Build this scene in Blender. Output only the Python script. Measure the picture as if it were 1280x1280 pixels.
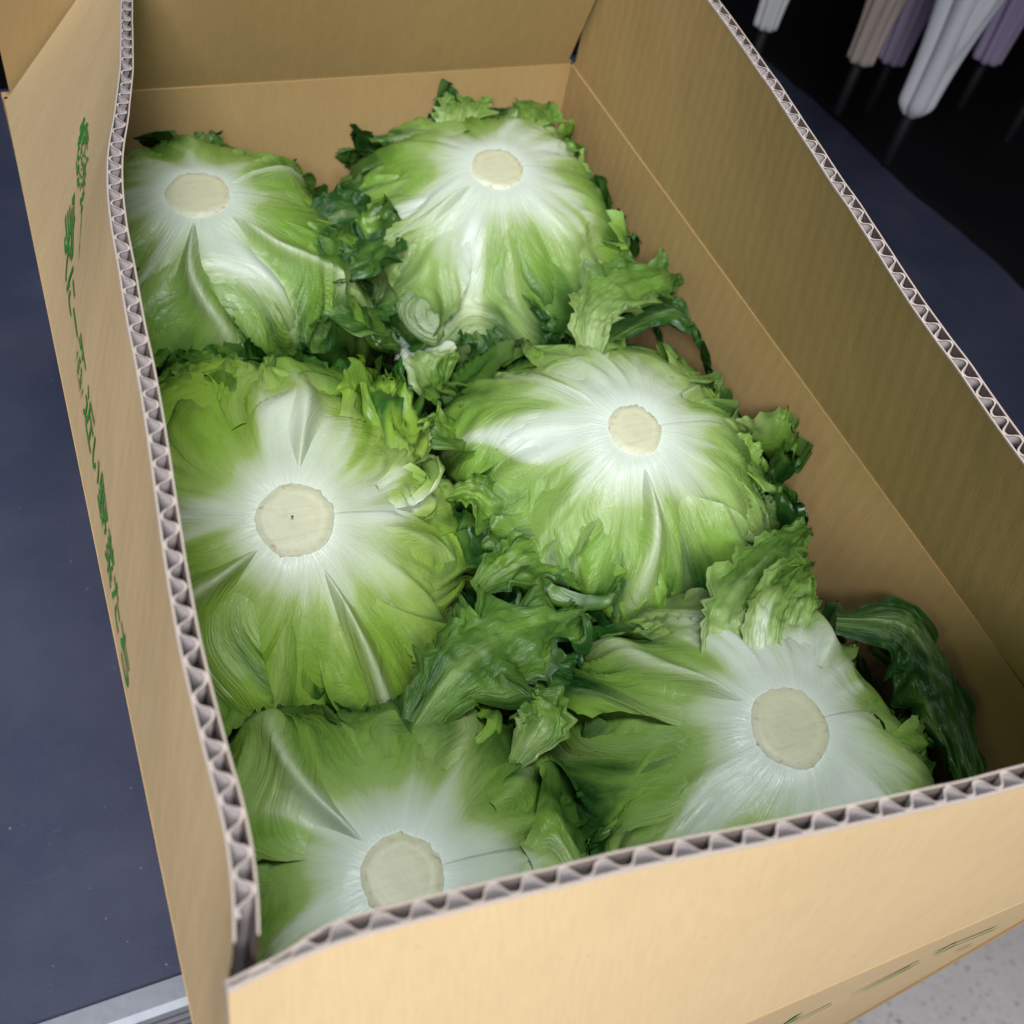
import bpy, math, random
import numpy as np
from mathutils import Matrix, Vector

for o in list(bpy.data.objects): bpy.data.objects.remove(o, do_unlink=True)
SC = bpy.context.scene
COL = SC.collection

# ------------------------------------------------------------------ frame of reference
# Lengths in metres.  x across the box, y from its front to its back, z up.
# "box coordinates": origin at the front-left corner of the top crease.
W, L, H = 0.31, 0.497, 0.27          # box width, length, depth below the crease
COUNTER = 0.76                       # counter height above the floor
ZC = COUNTER + H                     # height of the crease above the floor
FL = 0.10                            # flap length

# ------------------------------------------------------------------ camera
CAMP = np.array([0.00776727, -0.02334224, 0.31987959])
CR = np.array([[0.91658068, -0.36675511, 0.15928134],
               [-0.2011639, -0.76723193, -0.60900595],
               [0.34556177, 0.52616143, -0.77700786]])
FPX = 1325.0
cd = bpy.data.cameras.new('camera'); cam = bpy.data.objects.new('camera', cd); COL.objects.link(cam)
M = Matrix.Identity(4)
for i in range(3):
    M[i][0] = CR[0][i]; M[i][1] = -CR[1][i]; M[i][2] = -CR[2][i]; M[i][3] = CAMP[i]
M[2][3] += ZC
cam.matrix_world = M
cd.sensor_width = 36; cd.lens = 36 * FPX / 1280; cd.clip_start = 0.01; cd.clip_end = 200
cd.dof.use_dof = True; cd.dof.focus_distance = 0.40; cd.dof.aperture_fstop = 14
SC.camera = cam

# ------------------------------------------------------------------ world and lamps
wd = bpy.data.worlds.new('World'); SC.world = wd; wd.use_nodes = True
bg = wd.node_tree.nodes['Background']; bg.inputs[0].default_value = (0.80, 0.88, 1.0, 1); bg.inputs[1].default_value = 0.10

def area(name, loc, target, sx, sy, power, col):
    ld = bpy.data.lights.new(name, 'AREA'); ld.shape = 'RECTANGLE'; ld.size = sx; ld.size_y = sy
    ld.energy = power; ld.color = col
    o = bpy.data.objects.new(name, ld); COL.objects.link(o)
    o.location = (loc[0], loc[1], loc[2] + ZC)
    o.rotation_euler = (Vector(target) - Vector(loc)).to_track_quat('-Z', 'Y').to_euler()
    return o
area('shop_window_light', (-0.60, -1.15, 1.45), (0.15, 0.2, 0), 0.90, 0.60, 45, (1.0, 0.98, 0.965))
area('ceiling_light', (0.05, -0.12, 1.9), (0.12, 0.15, 0), 0.8, 0.35, 35, (0.94, 0.975, 1.0))

vs = SC.view_settings
vs.view_transform = 'Standard'; vs.look = 'None'; vs.exposure = 0.0; vs.gamma = 1.0; vs.use_curve_mapping = False
SC.render.engine = 'CYCLES'
SC.cycles.max_bounces = 5; SC.cycles.diffuse_bounces = 3; SC.cycles.glossy_bounces = 2; SC.cycles.transmission_bounces = 3; SC.cycles.transparent_max_bounces = 6

# ------------------------------------------------------------------ helpers
def nrm(a): return a / np.maximum(np.linalg.norm(a, axis=-1, keepdims=True), 1e-9)
def ray(px, py): return CR.T @ np.array([(px - 640) / FPX, (py - 640) / FPX, 1.0])
def onz(px, py, z=0.0):
    d = ray(px, py); return CAMP + d * ((z - CAMP[2]) / d[2])

_tabs = {}
def _tab(seed):
    if seed not in _tabs: _tabs[seed] = np.random.RandomState(seed % 100003).uniform(-1, 1, (64, 64))
    return _tabs[seed]
def noise(x, y, seed):
    t = _tab(seed); xi = np.floor(x).astype(int); yi = np.floor(y).astype(int)
    fx = x - xi; fy = y - yi
    fx = fx * fx * fx * (fx * (fx * 6 - 15) + 10); fy = fy * fy * fy * (fy * (fy * 6 - 15) + 10)
    a = t[xi % 64, yi % 64]; b = t[(xi + 1) % 64, yi % 64]; c = t[xi % 64, (yi + 1) % 64]; d = t[(xi + 1) % 64, (yi + 1) % 64]
    return (a * (1 - fx) + b * fx) * (1 - fy) + (c * (1 - fx) + d * fx) * fy
def fbm(x, y, seed, o=3):
    r = 0; a = 1
    for k in range(o):
        r = r + a * noise(x * 2 ** k + 17.3 * k, y * 2 ** k + 5.1 * k, seed + k); a *= 0.5
    return r
def sm(a, b, x):
    t = np.clip((x - a) / (b - a), 0, 1); return t * t * (3 - 2 * t)
def teeth(x, n, seed):
    """pointed teeth, irregular in spacing and height, about n over unit x; 0..1"""
    q = x * n + 0.45 * noise(x * n * 0.7, x * 0 + 3.3, seed)
    k = np.floor(q).astype(int); t = q - k
    r = np.random.RandomState(seed % 99991).uniform(0.15, 1, 256)[k % 256]
    return r * (1 - np.abs(2 * t - 1)) ** 1.15

def grid_mesh(name, P, mat, parent=None, uv=None, col=None, smooth=True, closed=False):
    """P: (nu, nv, 3) array in box coordinates -> one mesh object"""
    nu, nv = P.shape[:2]
    idx = np.arange(nu * nv).reshape(nu, nv)
    if closed: idx = np.concatenate([idx, idx[:, :1]], 1)
    f = np.stack([idx[:-1, :-1], idx[:-1, 1:], idx[1:, 1:], idx[1:, :-1]], -1).reshape(-1, 4)
    return raw_mesh(name, P.reshape(-1, 3), f, mat, parent, None if uv is None else uv.reshape(-1, 2),
                    None if col is None else col.reshape(-1, col.shape[-1]), smooth)
ROOTS = {}
def raw_mesh(name, V, F, mat, parent=None, uv=None, col=None, smooth=True):
    V = np.asarray(V, float); F = np.asarray(F)
    off = np.array([0, 0, -ZC])
    p = parent
    while p is not None and p.name not in ROOTS: p = p.parent
    if p is not None: off = off + np.array(p.location)
    V = V - off
    me = bpy.data.meshes.new(name)
    me.vertices.add(len(V)); me.vertices.foreach_set('co', V.astype(np.float32).ravel())
    k = F.shape[1]
    me.loops.add(len(F) * k); me.loops.foreach_set('vertex_index', F.astype(np.int32).ravel())
    me.polygons.add(len(F)); me.polygons.foreach_set('loop_start', (np.arange(len(F)) * k).astype(np.int32))
    me.update(calc_edges=True)
    me.polygons.foreach_set('use_smooth', [smooth] * len(F))
    if uv is not None:
        ul = me.uv_layers.new(name='UVMap'); ul.data.foreach_set('uv', uv[F.ravel()].astype(np.float32).ravel())
    if col is not None:
        ca = me.color_attributes.new('leaf', 'FLOAT_COLOR', 'POINT'); ca.data.foreach_set('color', col.astype(np.float32).ravel())
    me.materials.append(mat)
    me.validate()
    o = bpy.data.objects.new(name, me); COL.objects.link(o)
    if parent is not None: o.parent = parent
    return o
def root(name, loc, label, cat, group=None):
    o = bpy.data.objects.new(name, None); COL.objects.link(o); o.empty_display_size = 0.02
    o.location = (loc[0], loc[1], loc[2] + ZC); ROOTS[o.name] = 1
    tag(o, label, cat, group); return o
def tag(o, label, cat, group=None):
    o['label'] = label; o['category'] = cat
    if group: o['group'] = group
def boxm(name, lo, hi, mat, parent=None, bev=0.0):
    lo = np.array(lo, float); hi = np.array(hi, float)
    V = [(x, y, z) for x in (lo[0], hi[0]) for y in (lo[1], hi[1]) for z in (lo[2], hi[2])]
    F = [(0, 1, 3, 2), (4, 6, 7, 5), (0, 4, 5, 1), (2, 3, 7, 6), (0, 2, 6, 4), (1, 5, 7, 3)]
    o = raw_mesh(name, V, F, mat, parent, smooth=False)
    if bev:
        m = o.modifiers.new('bevel', 'BEVEL'); m.width = bev; m.segments = 2
    return o
def tube(name, pts, rad, mat, parent=None, n=12, closed_ends=True):
    pts = np.array(pts, float); rad = np.broadcast_to(np.array(rad, float), (len(pts),))
    T = nrm(np.gradient(pts, axis=0)); up = np.array([0.3, 0.9, 0.1]) if abs(T[0][2]) > .9 else np.array([0, 0, 1.])
    S = nrm(np.cross(T, up)); N = np.cross(S, T)
    a = np.linspace(0, 2 * np.pi, n, endpoint=False)
    P = pts[:, None] + rad[:, None, None] * (S[:, None] * np.cos(a)[None, :, None] + N[:, None] * np.sin(a)[None, :, None])
    if closed_ends:
        P = np.concatenate([np.repeat(pts[:1, None], n, 1), P, np.repeat(pts[-1:, None], n, 1)], 0)
    return grid_mesh(name, P, mat, parent, closed=True)

# ------------------------------------------------------------------ materials
def newmat(name):
    m = bpy.data.materials.new(name); m.use_nodes = True
    nt = m.node_tree; b = nt.nodes['Principled BSDF']
    return m, nt, b
def N(nt, t, **k):
    n = nt.nodes.new(t)
    for a, v in k.items():
        if a.startswith('i_'):
            n.inputs[int(a[2:]) if a[2:].isdigit() else a[2:]].default_value = v
        else: setattr(n, a, v)
    return n
def mixc(nt, fac, a, b, blend='MIX'):
    n = nt.nodes.new('ShaderNodeMix'); n.data_type = 'RGBA'; n.blend_type = blend
    for s, v in ((0, fac), (6, a), (7, b)):
        if isinstance(v, (int, float)): n.inputs[s].default_value = v
        elif isinstance(v, tuple): n.inputs[s].default_value = (*v, 1) if len(v) == 3 else v
        else: nt.links.new(v, n.inputs[s])
    return n.outputs[2]
def math_(nt, op, a, b=0.0, clamp=False):
    n = nt.nodes.new('ShaderNodeMath'); n.operation = op; n.use_clamp = clamp
    for s, v in ((0, a), (1, b)):
        if isinstance(v, (int, float)): n.inputs[s].default_value = v
        else: nt.links.new(v, n.inputs[s])
    return n.outputs[0]
def texc(nt, kind='Object', scale=(1, 1, 1)):
    t = nt.nodes.new('ShaderNodeTexCoord'); mp = nt.nodes.new('ShaderNodeMapping'); mp.inputs['Scale'].default_value = scale
    nt.links.new(t.outputs[kind], mp.inputs[0]); return mp.outputs[0]
def noise_n(nt, vec, scale, detail=3, rough=.5, dist=0.0):
    n = N(nt, 'ShaderNodeTexNoise'); n.inputs['Scale'].default_value = scale; n.inputs['Detail'].default_value = detail
    n.inputs['Roughness'].default_value = rough; n.inputs['Distortion'].default_value = dist
    nt.links.new(vec, n.inputs['Vector']); return n.outputs['Fac']
def ramp(nt, f, stops):
    r = nt.nodes.new('ShaderNodeValToRGB'); e = r.color_ramp.elements
    while len(e) < len(stops): e.new(0.5)
    for x, (p, c) in zip(e, stops): x.position = p; x.color = (*c, 1) if len(c) == 3 else c
    nt.links.new(f, r.inputs[0]); return r.outputs[0]
def bump(nt, b, h, strength, dist=0.001):
    n = nt.nodes.new('ShaderNodeBump'); n.inputs['Strength'].default_value = strength; n.inputs['Distance'].default_value = dist
    nt.links.new(h, n.inputs['Height']); nt.links.new(n.outputs[0], b.inputs['Normal']); return n

def kraft(name, base, dark, wash):
    m, nt, b = newmat(name)
    uv = texc(nt, 'UV')                                  # metres: x along the panel, y along the flutes
    fib = noise_n(nt, texc(nt, 'UV', (900, 90, 1)), 1.0, 4, .6)
    blot = noise_n(nt, texc(nt, 'UV', (22, 9, 1)), 1.0, 4, .55)
    c = mixc(nt, math_(nt, 'MULTIPLY_ADD', blot, 0.9) , base, dark)
    f2 = math_(nt, 'MULTIPLY', math_(nt, 'SUBTRACT', fib, .42, True), .8, True)
    c = mixc(nt, f2, c, tuple(x * .74 for x in dark))
    speck = ramp(nt, noise_n(nt, texc(nt, 'UV', (420, 420, 1)), 1, 2), [(.70, (0, 0, 0)), (.78, (1, 1, 1))])
    c = mixc(nt, math_(nt, 'MULTIPLY', speck, .35), c, tuple(x * .4 for x in dark))
    nt.links.new(c, b.inputs['Base Color'])
    b.inputs['Roughness'].default_value = .72; b.inputs['Specular IOR Level'].default_value = .25
    sx = nt.nodes.new('ShaderNodeSeparateXYZ'); nt.links.new(uv, sx.inputs[0])
    wv = math_(nt, 'SINE', math_(nt, 'MULTIPLY', sx.outputs[0], 2 * math.pi / 0.0086))
    big = noise_n(nt, texc(nt, 'UV', (30, 14, 1)), 1, 3)
    h = math_(nt, 'ADD', math_(nt, 'MULTIPLY', wv, wash), math_(nt, 'ADD', math_(nt, 'MULTIPLY', fib, .18), math_(nt, 'MULTIPLY', big, 1.6)))
    bump(nt, b, h, .55, .0012)
    return m
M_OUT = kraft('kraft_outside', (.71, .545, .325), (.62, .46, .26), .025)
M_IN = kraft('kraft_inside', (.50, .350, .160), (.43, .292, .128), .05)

def edge_mat(name, a, bcol):
    m, nt, b = newmat(name)
    n = noise_n(nt, texc(nt, 'Object'), 900, 4, .7)
    nt.links.new(mixc(nt, n, a, bcol), b.inputs['Base Color']); b.inputs['Roughness'].default_value = .9
    b.inputs['Specular IOR Level'].default_value = .1
    bump(nt, b, n, .6, .0004); return m
M_FLUTE = edge_mat('grey_fluting_paper', (.19, .165, .165), (.30, .265, .265))
M_VOID = edge_mat('liner_back_shade', (.13, .105, .10), (.19, .155, .145))
M_CUT = edge_mat('cut_liner_edge', (.40, .335, .30), (.52, .45, .41))

def leaf_mat(name, yg, dk, wh):
    m, nt, b = newmat(name)
    at = N(nt, 'ShaderNodeAttribute', attribute_name='leaf')
    sp = nt.nodes.new('ShaderNodeSeparateColor'); nt.links.new(at.outputs['Color'], sp.inputs[0])
    Wt, Dk, Tn = sp.outputs
    st = noise_n(nt, texc(nt, 'UV', (30, 4.0, 1)), 1, 4, .60, 1.6)       # long streaks
    vein = noise_n(nt, texc(nt, 'UV', (17, 9, 1)), 1, 5, .62, 2.0)     # netted veins
    d = math_(nt, 'ADD', Dk, math_(nt, 'MULTIPLY', math_(nt, 'SUBTRACT', vein, .5), .75), True)
    g = mixc(nt, d, yg, dk)
    g = mixc(nt, math_(nt, 'MULTIPLY', Tn, .35), g, (yg[0] * 1.18, yg[1] * .98, yg[2] * .7))
    w = math_(nt, 'ADD', Wt, math_(nt, 'MULTIPLY', math_(nt, 'SUBTRACT', st, .5), .24), True)
    w = math_(nt, 'MULTIPLY', w, sm_node(nt, Wt))
    pale = (yg[0] * .55 + wh[0] * .36, yg[1] * .60 + wh[1] * .34, yg[2] * .7 + wh[2] * .20)
    lo = N(nt, 'ShaderNodeMapRange'); lo.inputs['From Max'].default_value = .55; nt.links.new(w, lo.inputs['Value'])
    hi = N(nt, 'ShaderNodeMapRange'); hi.inputs['From Min'].default_value = .40; nt.links.new(w, hi.inputs['Value'])
    c = mixc(nt, hi.outputs[0], mixc(nt, lo.outputs[0], g, pale), wh)
    nt.links.new(c, b.inputs['Base Color'])
    wet = noise_n(nt, texc(nt, 'Object'), 55, 2)
    r = math_(nt, 'MULTIPLY_ADD', wet, .44); r.node.inputs[2].default_value = .12
    nt.links.new(r, b.inputs['Roughness'])
    b.inputs['Specular IOR Level'].default_value = .5
    h = math_(nt, 'ADD', math_(nt, 'MULTIPLY', st, .9), math_(nt, 'MULTIPLY', vein, .9))
    h = math_(nt, 'MULTIPLY', h, math_(nt, 'SUBTRACT', 1.0, math_(nt, 'MULTIPLY', Wt, .62)))
    bn = bump(nt, b, h, .70, .0013)
    tr = nt.nodes.new('ShaderNodeBsdfTranslucent')
    tc = mixc(nt, .5, c, (.60, .85, .22), 'MULTIPLY'); nt.links.new(mixc(nt, .45, c, tc), tr.inputs[0])
    nt.links.new(bn.outputs[0], tr.inputs['Normal'])
    mx = nt.nodes.new('ShaderNodeMixShader'); mx.inputs[0].default_value = .20
    nt.links.new(b.outputs[0], mx.inputs[1]); nt.links.new(tr.outputs[0], mx.inputs[2])
    nt.links.new(mx.outputs[0], nt.nodes['Material Output'].inputs[0])
    return m
def sm_node(nt, v):
    n = nt.nodes.new('ShaderNodeMapRange'); n.inputs['From Min'].default_value = 0.0; n.inputs['From Max'].default_value = .12
    nt.links.new(v, n.inputs['Value']); return n.outputs[0]
M_LEAF = leaf_mat('lettuce_leaf', (.185, .345, .052), (.016, .074, .012), (.61, .69, .61))
M_LEAF_Y = leaf_mat('lettuce_leaf_yellow', (.225, .385, .045), (.022, .098, .012), (.63, .70, .59))

def stem_mat():
    m, nt, b = newmat('cut_stem_flesh')
    at = N(nt, 'ShaderNodeAttribute', attribute_name='leaf'); sp = nt.nodes.new('ShaderNodeSeparateColor'); nt.links.new(at.outputs['Color'], sp.inputs[0])
    n = noise_n(nt, texc(nt, 'Object'), 260, 4, .6)
    big = noise_n(nt, texc(nt, 'Object'), 70, 2)
    face = mixc(nt, big, (.41, .425, .28), (.48, .49, .34))
    face = mixc(nt, math_(nt, 'MULTIPLY', n, .35), face, (.50, .50, .35))
    rg = ramp(nt, math_(nt, 'ADD', sp.outputs[2], math_(nt, 'MULTIPLY', math_(nt, 'SUBTRACT', big, .5), .25)), [(.55, (0, 0, 0)), (.70, (1, 1, 1)), (.80, (0, 0, 0))])
    face = mixc(nt, math_(nt, 'MULTIPLY', rg, .28), face, (.50, .53, .36))
    kn = noise_n(nt, texc(nt, 'Object', (60, 900, 60)), 1, 2)
    face = mixc(nt, math_(nt, 'MULTIPLY', math_(nt, 'SUBTRACT', kn, .5, True), .9), face, (.27, .24, .13))
    side = mixc(nt, n, (.66, .66, .50), (.82, .84, .70))
    c = mixc(nt, sp.outputs[0], face, side)
    br = ramp(nt, noise_n(nt, texc(nt, 'Object'), 330, 2), [(.60, (0, 0, 0)), (.70, (1, 1, 1))])
    c = mixc(nt, math_(nt, 'MULTIPLY', br, sp.outputs[1]), c, (.27, .15, .05))
    nt.links.new(c, b.inputs['Base Color']); b.inputs['Roughness'].default_value = .5
    b.inputs['Subsurface Weight'].default_value = .15; b.inputs['Subsurface Radius'].default_value = (.004, .004, .002)
    bump(nt, b, n, .35, .0006); return m
M_STEM = stem_mat()

def plain(name, col, rough=.5, metal=0.0, nscale=0, namp=.3, bmp=0.0, spec=.5):
    m, nt, b = newmat(name)
    b.inputs['Roughness'].default_value = rough; b.inputs['Metallic'].default_value = metal; b.inputs['Specular IOR Level'].default_value = spec
    if nscale:
        n = noise_n(nt, texc(nt, 'Object'), nscale, 5, .65)
        nt.links.new(mixc(nt, n, tuple(x * (1 - namp) for x in col), tuple(min(1, x * (1 + namp)) for x in col)), b.inputs['Base Color'])
        if bmp: bump(nt, b, n, bmp, .0006)
    else: b.inputs['Base Color'].default_value = (*col, 1)
    return m
M_BLACK = plain('black_steel', (.010, .010, .013), .5, 0, 40, .3)
M_SHADE_BLACK = plain('matte_shade_black', (.006, .006, .008), .95, 0, 300, .4, .4, .1)  # black for the added dark sheets and the blocking panel
M_ALU = plain('aluminium_trim', (.27, .29, .34), .55, .6, 220, .18, .15)
M_TRIMDARK = plain('dark_trim', (.055, .06, .085), .45, .2, 120, .3)
M_GREEN = plain('green_ink', (.045, .25, .04), .7, 0, 600, .35)
M_FERRULE = plain('umbrella_ferrule', (.008, .008, .010), .6, spec=.15)

def counter_mat():
    m, nt, b = newmat('slate_blue_counter')
    v = texc(nt, 'Object')
    fine = noise_n(nt, v, 700, 3, .6); big = noise_n(nt, v, 9, 5, .6)
    c = mixc(nt, fine, (.026, .031, .066), (.050, .058, .105))
    c = mixc(nt, ramp(nt, big, [(.42, (0, 0, 0)), (.72, (.45, .45, .45))]), c, (.085, .094, .135))
    scr = ramp(nt, noise_n(nt, texc(nt, 'Object', (40, 300, 1)), 1, 4, .6, 1.5), [(.68, (0, 0, 0)), (.78, (1, 1, 1))])
    c = mixc(nt, math_(nt, 'MULTIPLY', scr, .22), c, (.20, .21, .25))
    dust = ramp(nt, noise_n(nt, v, 330, 1), [(.77, (0, 0, 0)), (.82, (1, 1, 1))])
    c = mixc(nt, math_(nt, 'MULTIPLY', dust, .5), c, (.30, .30, .33))
    nt.links.new(c, b.inputs['Base Color']); b.inputs['Roughness'].default_value = .62; b.inputs['Specular IOR Level'].default_value = .3
    bump(nt, b, fine, .3, .0004); return m
M_COUNTER = counter_mat()
def concrete_mat():
    m, nt, b = newmat('worn_concrete')
    v = texc(nt, 'Object')
    big = noise_n(nt, v, 6, 6, .65); fine = noise_n(nt, v, 110, 4, .7)
    c = mixc(nt, big, (.42, .395, .40), (.68, .64, .65)); c = mixc(nt, math_(nt, 'MULTIPLY', fine, .6), c, (.40, .38, .39))
    pit = ramp(nt, noise_n(nt, v, 90, 3, .65), [(.33, (1, 1, 1)), (.41, (0, 0, 0))])
    c = mixc(nt, math_(nt, 'MULTIPLY', pit, .6), c, (.16, .14, .14))
    nt.links.new(c, b.inputs['Base Color']); b.inputs['Roughness'].default_value = .9
    bump(nt, b, math_(nt, 'ADD', fine, math_(nt, 'MULTIPLY', big, 2)), .7, .004); return m
M_CONC = concrete_mat()
def vinyl(name, col):
    m, nt, b = newmat(name)
    n = noise_n(nt, texc(nt, 'Object', (60, 60, 5)), 1, 3)
    nt.links.new(mixc(nt, n, tuple(x * .75 for x in col), col), b.inputs['Base Color'])
    b.inputs['Roughness'].default_value = .28
    b.inputs['Transmission Weight'].default_value = .0
    tr = nt.nodes.new('ShaderNodeBsdfTranslucent'); tr.inputs[0].default_value = (*col, 1)
    tp = nt.nodes.new('ShaderNodeBsdfTransparent')
    mx = nt.nodes.new('ShaderNodeMixShader'); mx.inputs[0].default_value = .3
    nt.links.new(b.outputs[0], mx.inputs[1]); nt.links.new(tr.outputs[0], mx.inputs[2])
    m2 = nt.nodes.new('ShaderNodeMixShader'); m2.inputs[0].default_value = .15
    nt.links.new(mx.outputs[0], m2.inputs[1]); nt.links.new(tp.outputs[0], m2.inputs[2])
    nt.links.new(m2.outputs[0], nt.nodes['Material Output'].inputs[0])
    return m

# ------------------------------------------------------------------ the setting: floor, counter, black backdrop standing in for the dark behind
n = 60
xs = np.linspace(-6, 6, n); X, Y = np.meshgrid(xs, xs, indexing='ij')
fl = grid_mesh('floor', np.stack([X, Y, np.full_like(X, -ZC)], -1), M_CONC); fl['kind'] = 'structure'
rd_ = random.Random(8); V_ = []; F_l = []
for k in range(260):
    c_ = np.array([rd_.uniform(.35, 1.5), rd_.uniform(-.5, .14), -ZC + .001]); a_ = rd_.uniform(0, 6.28); l_ = rd_.uniform(.001, .007); w_ = rd_.uniform(.0004, .0012)
    d_ = np.array([math.cos(a_), math.sin(a_), 0]) * l_; n_ = np.array([-math.sin(a_), math.cos(a_), 0]) * w_; b_ = len(V_)
    bend_ = n_ * rd_.uniform(-2, 2) + np.array([0, 0, rd_.uniform(.0005, .002)])
    V_ += [c_ - d_, c_ + bend_ - n_, c_ + d_, c_ + bend_ + n_]; F_l.append((b_, b_ + 1, b_ + 2, b_ + 3))
db = raw_mesh('floor_debris', np.array(V_), F_l, plain('dark_debris', (.05, .04, .04), .9)); db['kind'] = 'stuff'
db['label'] = 'dark dry bits scattered on the concrete floor'; db['category'] = 'debris'
ZB = -H
FY = 0.130                                            # front edge of the counter
ct = root('display_counter', (0.5, 0.55, -ZC), 'slate blue display counter with metal edge trim under the lettuce box', 'counter')
boxm('counter_top', (-1.2, FY, ZB - .03), (1.9, 1.25, ZB), M_COUNTER, ct)
boxm('cabinet_body', (-1.15, FY + .05, -ZC), (1.85, 1.2, ZB - .03), M_TRIMDARK, ct)
boxm('added_shade_shelf', (-1.15, .05, .34), (-.10, .94, .36), M_BLACK, ct, .003)  # unseen shelf, added to shade the left end of the counter
for (x, y) in ((-1.1, .9), (-.18, .9)): boxm('shade_shelf_post', (x - .012, y - .012, ZB), (x + .012, y + .012, .34), M_BLACK, ct)
# extruded trim: a flat bright strip on top, then a nose with grooves
prof = [(FY + .011, ZB + .0005), (FY + .011, ZB + .0025), (FY + .0, ZB + .0028), (FY - .004, ZB + .0015), (FY - .0055, ZB - .002), (FY - .0055, ZB - .006),
        (FY - .003, ZB - .0075), (FY - .003, ZB - .011), (FY - .006, ZB - .0125), (FY - .006, ZB - .017), (FY - .003, ZB - .0185), (FY - .003, ZB - .023), (FY - .006, ZB - .0245), (FY - .006, ZB - .034), (FY - .0005, ZB - .035)]
def extr(name, prof, x0, x1, mat, par):
    P = np.array([[(x, y, z) for (y, z) in prof] for x in np.linspace(x0, x1, 2)])
    o = grid_mesh(name, P, mat, par, smooth=False); return o
extr('edge_strip', prof[:5], -1.2, 1.9, M_ALU, ct)
extr('grooved_nose', prof[4:], -1.2, 1.9, M_TRIMDARK, ct)

bd = boxm('dark_backdrop', (-1.2, .95, ZB), (1.9, .965, .8), M_SHADE_BLACK); tag(bd, 'black backdrop added for the darkness behind the counter', 'backdrop')  # black panel added to darken what lies behind the counter
# ------------------------------------------------------------------ cardboard box
bx = root('cardboard_box', (W / 2, L / 2, -H), 'open brown corrugated cardboard box with green print holding six lettuces', 'box')
TH = 0.0052; LT = 0.0005; PITCH = 0.0086
def interp(tab):
    xs = [p[0] for p in tab]; ys = [p[1] for p in tab]
    def f(x):
        x = np.asarray(x, float); acc = 0
        for d in (-.012, -.006, 0, .006, .012): acc = acc + np.interp(x + d, xs, ys)
        return acc / 5
    return f
ANG = {
 'left': interp([(0, 95), (.03, 95.6), (.05, 98.6), (.06, 99.3), (.077, 99.0), (.097, 98.75), (.121, 99), (.15, 100.5), (.183, 102), (.21, 102.75), (.24, 103.75), (.275, 105), (.306, 107.5), (.357, 115), (.424, 121.8), (.46, 126), (.497, 130)]),
 'front': interp([(0, 108.5), (.009, 109.5), (.027, 111.5), (.036, 111), (.062, 109.5), (.098, 106.75), (.136, 103.25), (.198, 98.75), (.31, 95)]),
 'right': interp([(0, 113), (.106, 110), (.177, 107), (.245, 102), (.324, 96.25), (.379, 93), (.497, 90)]),
 'back': interp([(0, 88), (.04, 92), (.10, 105), (.31, 109)]),
}
def flap_pt(side, a, h, off):
    """a along the crease, h up the flap, off outward from the inner face reference (outer face = 0 on left/front)"""
    ang = np.radians(ANG[side](a))
    bend = 0.0                                               # straight boards
    c, s = np.cos(ang), np.sin(ang)
    # outward direction o, up z ; surface normal pointing outward = (s, -c)
    out = h * c + off * s; up = h * s - off * c
    a = np.asarray(a, float) + 0 * out
    if side == 'left': return np.stack([-out, a, up], -1)
    if side == 'right': return np.stack([W + out, a, up], -1)
    if side == 'front': return np.stack([a, -out, up], -1)
    return np.stack([a, L + out, up], -1)
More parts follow.
